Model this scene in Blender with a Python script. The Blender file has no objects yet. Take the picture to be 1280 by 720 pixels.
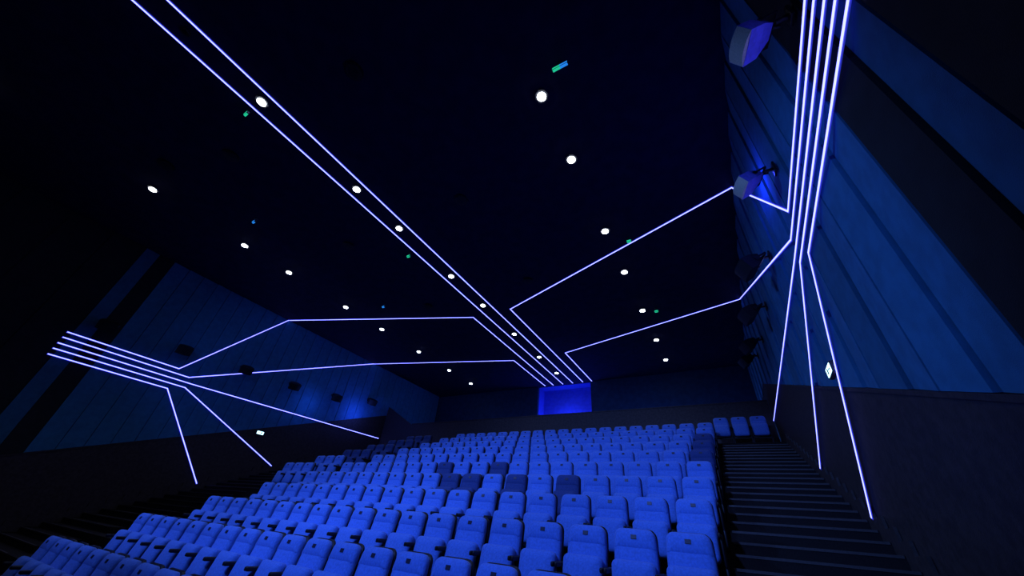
import bpy, bmesh, math, random
from mathutils import Vector, Matrix
random.seed(4)
sc=bpy.context.scene
sc.view_settings.view_transform='Standard'
sc.view_settings.look='None'
COL=bpy.context.collection

# ---------------------------------------------------------------- materials
def mat(name,col,rough=.7,noise=0,nscale=20,bump=0,bscale=200,metal=0,spec=.3,col2=None,sheen=0):
    m=bpy.data.materials.new(name); m.use_nodes=True
    nt=m.node_tree; b=nt.nodes['Principled BSDF']
    b.inputs['Base Color'].default_value=(*col,1)
    b.inputs['Roughness'].default_value=rough
    b.inputs['Metallic'].default_value=metal
    b.inputs['Specular IOR Level'].default_value=spec
    if sheen: b.inputs['Sheen Weight'].default_value=sheen
    tc=nt.nodes.new('ShaderNodeTexCoord')
    if noise:
        n=nt.nodes.new('ShaderNodeTexNoise'); n.inputs['Scale'].default_value=nscale; n.inputs['Detail'].default_value=4
        r=nt.nodes.new('ShaderNodeValToRGB')
        c2=col2 or tuple(c*(1-noise) for c in col)
        r.color_ramp.elements[0].color=(*c2,1); r.color_ramp.elements[1].color=(*col,1)
        r.color_ramp.elements[0].position=.35; r.color_ramp.elements[1].position=.65
        nt.links.new(tc.outputs['Object'],n.inputs['Vector']); nt.links.new(n.outputs['Fac'],r.inputs['Fac'])
        nt.links.new(r.outputs['Color'],b.inputs['Base Color'])
    if bump:
        n2=nt.nodes.new('ShaderNodeTexNoise'); n2.inputs['Scale'].default_value=bscale
        bp=nt.nodes.new('ShaderNodeBump'); bp.inputs['Strength'].default_value=bump; bp.inputs['Distance'].default_value=.01
        nt.links.new(tc.outputs['Object'],n2.inputs['Vector']); nt.links.new(n2.outputs['Fac'],bp.inputs['Height'])
        nt.links.new(bp.outputs['Normal'],b.inputs['Normal'])
    return m
def emis(name,col,s):
    m=bpy.data.materials.new(name); m.use_nodes=True
    nt=m.node_tree; b=nt.nodes['Principled BSDF']
    b.inputs['Base Color'].default_value=(*[c*.5 for c in col],1)
    b.inputs['Emission Color'].default_value=(*col,1); b.inputs['Emission Strength'].default_value=s
    return m
M_ceil=mat('ceiling_black_paint',(.016,.018,.060),.9,.3,3)
M_wall=mat('wall_dark_fabric',(.004,.006,.015),.9,.3,4)
M_panA=mat('panel_teal_fabric',(.04,.22,.42),.9,.2,6,.3,150)
M_panB=mat('panel_navy_fabric',(.032,.17,.32),.9,.2,6,.3,150)
M_panD=mat('panel_charcoal_fabric',(.022,.025,.03),.9,.25,6,.3,150)
M_wain=mat('wainscot_dark_laminate',(.06,.045,.045),.6,.4,12,.2,60)
M_carpet=mat('carpet_black',(.018,.013,.013),.95,.5,60,.5,300)
M_nose=mat('stair_nosing_metal',(.07,.06,.06),.5,.2,40)
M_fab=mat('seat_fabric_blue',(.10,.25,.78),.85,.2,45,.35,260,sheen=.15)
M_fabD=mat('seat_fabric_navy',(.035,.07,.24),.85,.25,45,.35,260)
M_plas=mat('seat_black_plastic',(.012,.012,.018),.45,.2,30)
M_label=mat('seat_number_plate',(.03,.03,.06),.4,.1,50)
M_spkb=mat('speaker_cabinet_lit_blue',(.18,.18,.85),.5,.2,20)  # blue LED light on the cabinet put into its colour
M_grille=mat('speaker_grille_lit',(.75,.72,.55),.55,.25,90,.4,200)  # lit copy of the grille, warm tint offsets the blue light
M_spkD=mat('speaker_cabinet_silhouette',(.010,.010,.014),.6,.2,20)  # shaded copy of the cabinet, dark as a silhouette
M_grD=mat('speaker_grille_silhouette',(.016,.016,.02),.6,.25,90,.4,200)  # shaded copy of the grille
M_metal=mat('bracket_metal',(.03,.03,.04),.4,.2,30,metal=.6)
M_trim=mat('downlight_trim',(.05,.05,.06),.4,.1,30)
M_led=emis('led_core',(.20,.215,1.0),4.2)
M_halo=emis('led_halo_glow',(.05,.07,1.0),.42)  # glow around the strips, painted as a dim emissive ribbon
M_down=emis('downlight_lens',(.85,.92,1.0),16)
M_green=emis('green_indicator',(.02,.75,.40),.7)
M_cyan=emis('cyan_indicator',(.02,.25,.9),.9)
M_exit=emis('exit_sign_face',(.45,.85,1.0),3)
M_booth=mat('booth_blue_wall',(.08,.12,.7),.8,.15,5)
M_back=mat('back_wall_fabric',(.02,.06,.14),.9,.25,4)
M_screen=mat('screen_white',(.3,.3,.32),.8,.05,10)

# ---------------------------------------------------------------- mesh helpers
def box(bm,c,s,mi=0,bev=0,seg=2,rot=None,taper=None,smooth=False):
    r=bmesh.ops.create_cube(bm,size=1)
    vs=r['verts']
    for v in vs:
        k=1
        if taper and v.co.z>0: k=taper
        v.co=Vector((v.co.x*s[0]*k,v.co.y*s[1],v.co.z*s[2]))
    fs=list({f for v in vs for f in v.link_faces})
    if bev:
        es=list({e for v in vs for e in v.link_edges})
        r2=bmesh.ops.bevel(bm,geom=es,offset=bev,segments=seg,affect='EDGES',profile=.5)
        vs=list({v for f in r2['faces'] for v in f.verts}|{v for v in vs if v.is_valid})
        fs=list({f for v in vs for f in v.link_faces})
    M=Matrix.Translation(Vector(c))
    if rot: M=M@rot
    for v in vs: v.co=M@v.co
    for f in fs:
        f.material_index=mi; f.smooth=smooth or bool(bev)
    return vs
def rpanel(bm,c,wb,wt_,h,d,r,bev,mi=0,rot=None,dome=.012,rb=None):
    """upholstered pad: rounded-rectangle outline in XZ, thickness d toward -y"""
    rb=r if rb is None else rb
    def ring(ins,y):
        pts=[]
        H2=h/2-ins
        for (sx,sz,a0) in ((1,1,0),(-1,1,90),(-1,-1,180),(1,-1,270)):
            W2=(wt_ if sz>0 else wb)/2-ins
            rr=max((r if sz>0 else rb)-ins,.006)
            for i in range(6):
                a=math.radians(a0+i*18)
                pts.append(Vector((sx*(W2-rr)+rr*math.cos(a),y,sz*(H2-rr)+rr*math.sin(a))))
        return pts
    L=[(bev*.5,0),(0,-bev*.5),(0,-(d-bev)),(bev*.30,-(d-bev*.4)),(bev*.9,-d),(bev*2.2,-d-dome)]
    M=Matrix.Translation(Vector(c))
    if rot: M=M@rot
    R=[[bm.verts.new(M@p) for p in ring(i,y)] for i,y in L]
    fs=[bm.faces.new(R[0]),bm.faces.new(R[-1][::-1])]
    n=len(R[0])
    for a,b in zip(R,R[1:]):
        for i in range(n):
            j=(i+1)%n
            fs.append(bm.faces.new((a[j],a[i],b[i],b[j])))
    bmesh.ops.recalc_face_normals(bm,faces=fs)
    for f in fs: f.material_index=mi; f.smooth=True
def prism(bm,prof,x0,x1,mi=0):
    a=[bm.verts.new((x0,y,z)) for y,z in prof]; b=[bm.verts.new((x1,y,z)) for y,z in prof]
    n=len(prof)
    fs=[bm.faces.new(a),bm.faces.new(b[::-1])]
    for i in range(n):
        j=(i+1)%n
        fs.append(bm.faces.new((a[j],a[i],b[i],b[j])))
    for f in fs: f.material_index=mi
    bmesh.ops.recalc_face_normals(bm,faces=fs)
def cyl(bm,c,r,h,mi=0,seg=24,rot=None,r2=None):
    M=Matrix.Translation(Vector(c))
    if rot: M=M@rot
    res=bmesh.ops.create_cone(bm,cap_ends=True,segments=seg,radius1=r,radius2=r if r2 is None else r2,depth=h,matrix=M)
    for f in {f for v in res['verts'] for f in v.link_faces}: f.material_index=mi
def mesh(bm,name,mats):
    me=bpy.data.meshes.new(name); bm.to_mesh(me); bm.free()
    for m in mats: me.materials.append(m)
    return me
def obj(name,me,loc=(0,0,0),rot=None,parent=None):
    o=bpy.data.objects.new(name,me); COL.objects.link(o); o.location=loc
    if rot: o.rotation_euler=rot
    if parent: o.parent=parent
    return o

H=8.0; XR=1.59; XL=-18.32; LEDR=1.495; LEDL=-18.225; CX=-8.02
YF=-7.0; YB=20.3
FLOOR0=-2.55
def zrow(k): return -.83+.429*k
def yrow(k): return 5+1.1*k
K0,K1=-3,9

# ---------------------------------------------------------------- shell
bm=bmesh.new(); box(bm,((XL+XR)/2,(YF+YB)/2,H+.03+.1),(XR-XL+.6,YB-YF+.6,.2))
obj('ceiling',mesh(bm,'ceiling',[M_ceil]))
bm=bmesh.new(); box(bm,(XR+.1,(YF+YB)/2,(H+FLOOR0)/2),(.2,YB-YF,H-FLOOR0+.05)); obj('wall_right',mesh(bm,'wall_right',[M_wall]))
bm=bmesh.new(); box(bm,(XL-.1,(YF+YB)/2,(H+FLOOR0)/2),(.2,YB-YF,H-FLOOR0+.05)); obj('wall_left',mesh(bm,'wall_left',[M_wall]))
bm=bmesh.new(); box(bm,((XL+XR)/2,YF-.1,(H+FLOOR0)/2),(XR-XL+.4,.2,H-FLOOR0+.05)); obj('wall_front',mesh(bm,'wall_front',[M_wall]))
bm=bmesh.new()
bx0,bx1=-10.1,-6.6
zt=H+.025
box(bm,((XL+bx0)/2,YB+.1,(zt+FLOOR0)/2),(bx0-XL,.2,zt-FLOOR0))
box(bm,((XR+bx1)/2,YB+.1,(zt+FLOOR0)/2),(XR-bx1,.2,zt-FLOOR0))
box(bm,((bx0+bx1)/2,YB+.1,(5.2+FLOOR0)/2),(bx1-bx0,.2,5.2-FLOOR0))
yb2=YB+1.0
box(bm,((bx0+bx1)/2,yb2,(5.2+zt)/2),(bx1-bx0+.2,.1,zt-5.2),1)
box(bm,(bx0-.05,YB+.6,(5.2+zt)/2),(.1,.8,zt-5.2),1); box(bm,(bx1+.05,YB+.6,(5.2+zt)/2),(.1,.8,zt-5.2),1)
box(bm,((bx0+bx1)/2,YB+.6,5.15),(bx1-bx0,.8,.1),1); box(bm,((bx0+bx1)/2,YB+.6,zt+.05),(bx1-bx0,.8,.1),1)
obj('wall_back',mesh(bm,'wall_back',[M_back,M_booth]))

bm=bmesh.new(); box(bm,((XL+XR)/2,(YF+yrow(K0)-.75)/2,FLOOR0-.1),(XR-XL,yrow(K0)-.75-YF,.2)); obj('floor',mesh(bm,'floor',[M_carpet]))
def coarse():
    p=[(yrow(K0)-.75,FLOOR0)]
    for k in range(K0,K1+1):
        p.append((yrow(k)-.75,zrow(k)))
        p.append((yrow(k)+.35 if k<K1 else YB,zrow(k)))
    p.append((YB,FLOOR0)); return p
def fine():
    p=[(yrow(K0)-.75,FLOOR0)]
    for k in range(K0,K1+1):
        if k==K1: p+= [(yrow(k)-.75,zrow(k)),(YB,zrow(k))]; break
        for j in range(3):
            y=yrow(k)-.75+1.1/3*j; z=zrow(k)+.143*j
            p+=[(y,z),(y+1.1/3,z)]
    p.append((YB,FLOOR0)); return p
bm=bmesh.new()
prism(bm,coarse(),-11.35,-.32); prism(bm,coarse(),-14.4,-12.35)
obj('floor_tiers',mesh(bm,'floor_tiers',[M_carpet]))
def stairs(x0,x1):
    bm=bmesh.new(); prism(bm,fine(),x0,x1)
    for k in range(K0,K1):
        for j in range(3):
            y=yrow(k)-.75+1.1/3*j; z=zrow(k)+.143*j
            box(bm,((x0+x1)/2,y+.01,z+.004),(x1-x0-.1,.04,.012),1)
            box(bm,((x0+x1)/2,y-.004,z-.008),(x1-x0-.1,.01,.022),1)
    obj('aisle_stairs',mesh(bm,'aisle_stairs',[M_carpet,M_nose]))
stairs(-.32,XR-.055); stairs(-12.35,-11.35); stairs(XL+.055,-14.4)

wt=[(YF+.01,.1),(1,.12),(15.7,5.41),(YB-.01,5.41)]
def wz(y):
    for (a,b),(c,d) in zip(wt,wt[1:]):
        if y<=c: return b+(d-b)*(max(y,a)-a)/(c-a)
    return wt[-1][1]
for sd in (1,-1):
    bm=bmesh.new(); X=XR if sd>0 else XL
    prof=wt+[(YB-.01,FLOOR0),(YF+.01,FLOOR0)]
    prism(bm,prof,X-sd*.05,X-sd*.001)
    for (a,b),(c,d) in zip(wt,wt[1:]):
        prism(bm,[(a,b),(c,d),(c,d-.05),(a,b-.05)],X-sd*.065,X-sd*.001)
    obj('wainscot_'+('right' if sd>0 else 'left'),mesh(bm,'wainscot',[M_wain]))
    bm=bmesh.new()
    for k in range(K0,K1):
        for j in range(3):
            y=yrow(k)-.75+1.1/3*j; z=zrow(k)+.143*j
            box(bm,(X-sd*.075,y+.18,z+.15),(.035,.366,.28))
    obj('baseboard_'+('right' if sd>0 else 'left'),mesh(bm,'baseboard',[M_wain]))

edges=[-6.99,-5.6,-4.2,-2.8,-1.4,-.2,.9,1.9,2.35,2.86]
while edges[-1]<YB-.3: edges.append(min(edges[-1]+.56,YB-.01))
for sd in (1,-1):
    bm=bmesh.new(); X=(XR if sd>0 else XL)-sd*.001
    for i,(a,b) in enumerate(zip(edges,edges[1:])):
        m=random.choice([0,0,1]) if a>2.8 else (1 if abs(a-1.9)<.01 else 2)
        if sd<0 and a>2.8: m=0
        a2=a+(.022 if sd>0 else .010)
        zb0,zb1=wz(a2)+.005,wz(b)+.005
        ta,tb=(.075,.015) if i%2 else (.05,.07)
        if sd<0: ta,tb=(.07,.045)
        p=[(X,a2,zb0),(X-sd*ta,a2,zb0),(X-sd*tb,b,zb1),(X,b,zb1)]
        q=[(X,a2,H+.02),(X-sd*ta,a2,H+.02),(X-sd*tb,b,H+.02),(X,b,H+.02)]
        P=[bm.verts.new(v) for v in p]; Q=[bm.verts.new(v) for v in q]
        fs=[bm.faces.new(P),bm.faces.new(Q[::-1])]+[bm.faces.new((P[j],P[(j+1)%4],Q[(j+1)%4],Q[j])) for j in range(4)]
        for f in fs: f.material_index=m
        bmesh.ops.recalc_face_normals(bm,faces=fs)
    obj('acoustic_wall_panels',mesh(bm,'acoustic_wall_panels',[M_panA,M_panB,M_panD]))

bm=bmesh.new()
yp=15.75; zp=zrow(9)+.002
pr=[(XL+.09,zp),(XL+.09,5.95),(-16.0,4.78),(XR-.09,4.78),(XR-.09,zp)]
a=[bm.verts.new((x,yp,z)) for x,z in pr]; b=[bm.verts.new((x,yp+.15,z)) for x,z in pr]
fs=[bm.faces.new(a),bm.faces.new(b[::-1])]+[bm.faces.new((a[(i+1)%5],a[i],b[i],b[(i+1)%5])) for i in range(5)]
bmesh.ops.recalc_face_normals(bm,faces=fs)
box(bm,((XR-16.0)/2,yp+.075,4.8),(XR+16-.2,.2,.04),0)
obj('parapet_wall',mesh(bm,'parapet_wall',[M_wain]))

bm=bmesh.new(); box(bm,(CX,YF+.12,2.6),(15,.06,6.4),0); box(bm,(CX,YF+.06,2.6),(15.6,.1,7.0),1)
obj('cinema_screen',mesh(bm,'cinema_screen',[M_screen,M_wall]))

# ---------------------------------------------------------------- LED strips
def segs(bm,pts,normals):
    for i in range(len(pts)-1):
        p,q=Vector(pts[i]),Vector(pts[i+1]); n=Vector(normals[i]).normalized()
        d=(q-p); L=d.length; d.normalize(); s=n.cross(d)
        for w,t,off,mi in ((.070 if n.z<-.5 else .056,.010,.0,1),(.030 if n.z<-.5 else .025,.014,.006,0)):  # wide blue ribbon stands in for the halo around the core
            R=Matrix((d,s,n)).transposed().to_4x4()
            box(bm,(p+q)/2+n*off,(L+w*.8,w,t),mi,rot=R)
def strip(pts,normals):
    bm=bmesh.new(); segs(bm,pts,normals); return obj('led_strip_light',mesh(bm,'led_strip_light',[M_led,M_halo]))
DN=(0,0,-1)
for sd in (1,-1):
    X=LEDR if sd>0 else LEDL; N=(-sd,0,0)
    cx=lambda o: CX+sd*o*H
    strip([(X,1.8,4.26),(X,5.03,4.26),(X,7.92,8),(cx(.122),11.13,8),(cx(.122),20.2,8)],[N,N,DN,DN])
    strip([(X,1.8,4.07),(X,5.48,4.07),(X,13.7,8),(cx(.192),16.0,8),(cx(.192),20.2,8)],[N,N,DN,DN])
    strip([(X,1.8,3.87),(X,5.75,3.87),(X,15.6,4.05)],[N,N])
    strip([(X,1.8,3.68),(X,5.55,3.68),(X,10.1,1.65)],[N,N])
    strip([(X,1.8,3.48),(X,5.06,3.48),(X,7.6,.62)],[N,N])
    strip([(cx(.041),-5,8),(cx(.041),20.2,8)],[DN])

# ---------------------------------------------------------------- downlights
def lamp(name,kind,loc,col,e,parent=None,target=None,**kw):
    l=bpy.data.lights.new(name,kind); l.color=col; l.energy=e
    for k,v in kw.items(): setattr(l,k,v)
    o=bpy.data.objects.new(name,l); COL.objects.link(o); o.location=loc
    if target is not None:
        o.rotation_euler=(Vector(target)-Vector(loc)).to_track_quat('-Z','Y').to_euler()
    if parent: o.parent=parent
    return o
bm=bmesh.new()
cyl(bm,(0,0,-.008),.15,.03,0,32); cyl(bm,(0,0,-.03),.10,.02,1,32,r2=.09)
ME_down=mesh(bm,'ceiling_downlight',[M_trim,M_down])
ys=[-3,.079*8,.44*8,.663*8,1.02*8,1.303*8,1.654*8,2.005*8,2.3*8]
for cxr in (-.246*8,-1.0*8,-1.768*8):
    for y in ys:
        if y<3 and cxr>-3 : continue
        o=obj('ceiling_downlight',ME_down,(cxr,y,H+.015))
        lamp('lamp','SPOT',(0,0,-.08),(.60,.74,1.0),60,parent=o,spot_size=math.radians(95),spot_blend=.9,shadow_soft_size=.08)

def sensor(x,y,m,L=.28,m2=None):
    bm=bmesh.new(); cyl(bm,(0,0,0),.05,.04,0,16); box(bm,(0,0,-.06),(.02,.02,.1),0)
    box(bm,(0,0,-.13),(L,.06,.07),0,bev=.01)
    for s,mi in ((-1,1),(1,2)):
        box(bm,(s*(L-.04)/4,-.034,-.13),((L-.04)/2,.006,.05),mi); box(bm,(s*(L-.04)/4,0,-.168),((L-.04)/2,.05,.006),mi)
    obj('exit_indicator_light',mesh(bm,'exit_indicator_light',[M_trim,m,m2 or m]),(x,y,H+.012))
sensor(-1.35,3.1,M_green,.36,M_cyan)
for x,y,m in ((-1.4,8.78,M_green),(-1.45,13.3,M_green),(-8.54,.62,M_green),(-8.6,6.45,M_green),(-12.3,2.9,M_cyan),(-12.2,8.7,M_cyan)):
    sensor(x,y,m,.17)
def ceilspk(x,y,r):
    bm=bmesh.new(); cyl(bm,(0,0,0),r,.04,0,32); cyl(bm,(0,0,-.024),r*.82,.02,1,32)
    for i in range(3): cyl(bm,(0,0,-.034-.004*i),r*(.6-.18*i),.006,0,24)
    obj('ceiling_speaker',mesh(bm,'ceiling_speaker',[M_metal,M_wain]),(x,y,H+.01))
for x,y,r in ((-10.4,1.13,.2),(-8.0,-1.0,.09),(-10.4,5.2,.2),(-5.4,1.2,.2),(-5.4,5.2,.2),(-10.4,9.6,.2),(-5.4,9.6,.2),(-12.6,.4,.2)): ceilspk(x,y,r)

# ---------------------------------------------------------------- wall speakers
def speaker_mesh(ms):
    bm=bmesh.new()
    def ring(x,w,z0,z1): return [(x,-w,z0),(x,w,z0),(x,w,z1),(x,-w,z1)]
    R=[ring(-.24,.10,-.03,.10),ring(.0,.20,-.12,.12),ring(.20,.215,-.13,.12)]
    V=[[bm.verts.new(p) for p in r] for r in R]
    fs=[bm.faces.new(V[0][::-1])]
    for a,b in zip(V,V[1:]):
        for i in range(4):
            fs.append(bm.faces.new((a[i],a[(i+1)%4],b[(i+1)%4],b[i])))
    fs.append(bm.faces.new(V[-1]))
    bmesh.ops.recalc_face_normals(bm,faces=fs)
    n=8; A=[];Bv=[]
    for i in range(n+1):
        y=-.21+.42*i/n; x=.205+.05*(1-(y/.21)**2)
        A.append(bm.verts.new((x,y,-.125))); Bv.append(bm.verts.new((x,y,.115)))
    g=[bm.faces.new((A[i],A[i+1],Bv[i+1],Bv[i])) for i in range(n)]
    b0=[bm.verts.new((.2,-.21,-.125)),bm.verts.new((.2,.21,-.125))]; b1=[bm.verts.new((.2,-.21,.115)),bm.verts.new((.2,.21,.115))]
    g.append(bm.faces.new([b0[0]]+A+[b0[1]])); g.append(bm.faces.new(([b1[0]]+Bv+[b1[1]])[::-1]))
    bmesh.ops.recalc_face_normals(bm,faces=g)
    for f in g: f.material_index=1
    for s in (1,-1):
        box(bm,(-.05,s*.205,.0),(.05,.012,.08),2); box(bm,(-.16,s*.205,.0),(.24,.012,.035),2)
    box(bm,(-.27,0,.0),(.02,.42,.035),2)
    cyl(bm,(-.33,0,.03),.022,.16,2,12,rot=Matrix.Rotation(math.radians(60),4,'Y'))
    return mesh(bm,'wall_speaker',ms)
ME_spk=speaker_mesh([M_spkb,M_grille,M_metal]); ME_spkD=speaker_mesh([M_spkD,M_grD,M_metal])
bm=bmesh.new(); box(bm,(0,0,0),(.03,.14,.2),0,bev=.005); cyl(bm,(.06,0,0),.025,.12,0,12,rot=Matrix.Rotation(math.radians(90),4,'Y'))
ME_plate=mesh(bm,'wall_plate',[M_metal])
for sd in (1,-1):
    ysp=[2.45,4.75,7.1,9.4,11.8,14.1]
    zz=[4.5,4.78,4.85,5.02,5.25,5.72] if sd>0 else [4.8,4.9,5.0,5.07,5.26,5.75]
    for y,z in zip(ysp,zz):
        e=bpy.data.objects.new('wall_speaker',None); COL.objects.link(e)
        X=XR if sd>0 else XL
        e.location=(X,y,z); e.rotation_euler=(0,0,math.pi if sd>0 else 0)
        lit=sd>0 and y<6  # front right pair takes the lit colours, all others the shaded copies
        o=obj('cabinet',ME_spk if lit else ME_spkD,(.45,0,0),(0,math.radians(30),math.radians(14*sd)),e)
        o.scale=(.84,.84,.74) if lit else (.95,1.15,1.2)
        obj('bracket_plate',ME_plate,(.095,0,.14),None,e)

def exitsign(x,y,z,sd):
    bm=bmesh.new(); box(bm,(0,0,0),(.06,.34,.17),0,bev=.01); box(bm,(-sd*.033,0,0),(.006,.29,.12),1)
    box(bm,(-sd*.037,.05,0),(.004,.05,.08),0); box(bm,(-sd*.037,-.06,0),(.004,.09,.02),0)
    obj('exit_sign',mesh(bm,'exit_sign',[M_trim,M_exit]),(x,y,z))
exitsign(XR-.11,6.35,2.3,1); exitsign(XL+.11,9.0,2.8,-1)

# ---------------------------------------------------------------- seats
def seat_mesh(fab):
    bm=bmesh.new()
    lean=Matrix.Rotation(math.radians(-11),4,'X')
    rpanel(bm,(0,-.035,.68),.49,.46,.66,.045,.09,.02,1,lean,0,.03)       # moulded shell
    rpanel(bm,(0,-.085,.64),.47,.465,.44,.095,.05,.035,0,lean,.012)      # lumbar pad
    rpanel(bm,(0,-.035,.885),.465,.45,.215,.105,.085,.035,0,lean,.012,.04) # head pad
    box(bm,(0,-.150,.925),(.06,.008,.04),2,rot=lean)
    tip=Matrix.Rotation(math.radians(-13),4,'X')
    rpanel(bm,(0,-.23,.50),.44,.46,.40,.12,.06,.04,0,tip,.015)           # tipped-up cushion
    for sx in (-1,1):
        box(bm,(sx*.258,-.24,.60),(.036,.40,.05),1,bev=.015,seg=3)
        box(bm,(sx*.258,-.17,.44),(.026,.20,.30),1,bev=.008)
        box(bm,(sx*.258,-.17,.15),(.03,.14,.30),1,bev=.008)
        box(bm,(sx*.258,-.17,.014),(.034,.30,.024),1)
    box(bm,(0,-.17,.30),(.50,.05,.05),1)
    return mesh(bm,'cinema_seat',[fab,M_plas,M_label])
ME_seat=seat_mesh(M_fab); ME_seatD=seat_mesh(M_fabD)
P=.56
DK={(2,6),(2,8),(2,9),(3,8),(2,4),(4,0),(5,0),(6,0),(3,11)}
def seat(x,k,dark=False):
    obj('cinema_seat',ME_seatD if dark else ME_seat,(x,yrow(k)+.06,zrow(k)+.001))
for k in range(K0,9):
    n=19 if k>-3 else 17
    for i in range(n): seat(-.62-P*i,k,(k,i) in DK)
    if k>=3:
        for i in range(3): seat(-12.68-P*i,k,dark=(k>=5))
for i in range(3): seat(-.15+P*i,9)

# ---------------------------------------------------------------- stage lights (behind the camera), added wall fill lamps
def fixture(loc,target,col,e,size=60,soft=.25):
    bm=bmesh.new()
    cyl(bm,(0,0,.12),.11,.30,0,20); cyl(bm,(0,0,-.05),.13,.06,0,20); box(bm,(.15,0,.1),(.02,.05,.3),0); box(bm,(-.15,0,.1),(.02,.05,.3),0); box(bm,(0,0,.26),(.32,.05,.02),0)
    o=obj('stage_fill_spotlight',mesh(bm,'stage_fill_spotlight',[M_metal]),loc)
    o.rotation_euler=(Vector(target)-Vector(loc)).to_track_quat('-Z','Y').to_euler()
    lamp('beam','SPOT',(0,0,-.12),col,e,parent=o,spot_size=math.radians(size),spot_blend=.7,shadow_soft_size=soft)
B=(.12,.26,1.0)
fixture((-3.5,-4.0,6.5),(-4.0,7.8,.7),B,3300,60)
fixture((-11.5,-4.0,6.5),(-8.5,8.3,1.1),B,3000,58)
fixture((-7.5,-3.0,4.0),(1.6,6.5,2.6),(.10,.27,1.0),1600,38)
fixture((-8.5,-3.0,5.5),(XL,11.5,4.6),(.10,.22,1.0),520,46)  # added fill spot that brightens the left wall
for x,e in ((-13,35),(-3.5,40),(0,20)):
    lamp('cove_light','POINT',(x,18.6,4.2),(.05,.2,1.0),e,shadow_soft_size=.3)
lamp('booth_light','POINT',((bx0+bx1)/2,YB+.35,5.6),(.07,.14,1.0),110,shadow_soft_size=.2)
lamp('wall_fill_light','POINT',(1.25,5.7,5.6),(.03,.05,1.0),16,shadow_soft_size=.08)  # added bare point lamp for the deep blue streak behind the speaker
lamp('wall_fill_light','POINT',(-17.5,13.4,4.9),(.06,.12,1.0),35,shadow_soft_size=.1)  # added bare point lamps, here and below, brightening the rear left wall
lamp('wall_fill_light','POINT',(-17.5,10.6,4.6),(.06,.16,1.0),14,shadow_soft_size=.1)

w=bpy.data.worlds.new('World'); sc.world=w; w.use_nodes=True
w.node_tree.nodes['Background'].inputs[0].default_value=(.01,.02,.08,1); w.node_tree.nodes['Background'].inputs[1].default_value=.1

# ---------------------------------------------------------------- camera
cam=bpy.data.cameras.new('camera'); co=bpy.data.objects.new('camera',cam); COL.objects.link(co)
cam.sensor_width=36; cam.lens=444/1280*36; cam.clip_start=.05
M=Matrix(((.8706,.2184,.4408),(.4848,-.5317,-.6944),(.0827,.8182,-.5690))).to_4x4()
co.matrix_world=M.to_quaternion().to_matrix().to_4x4()
sc.camera=co
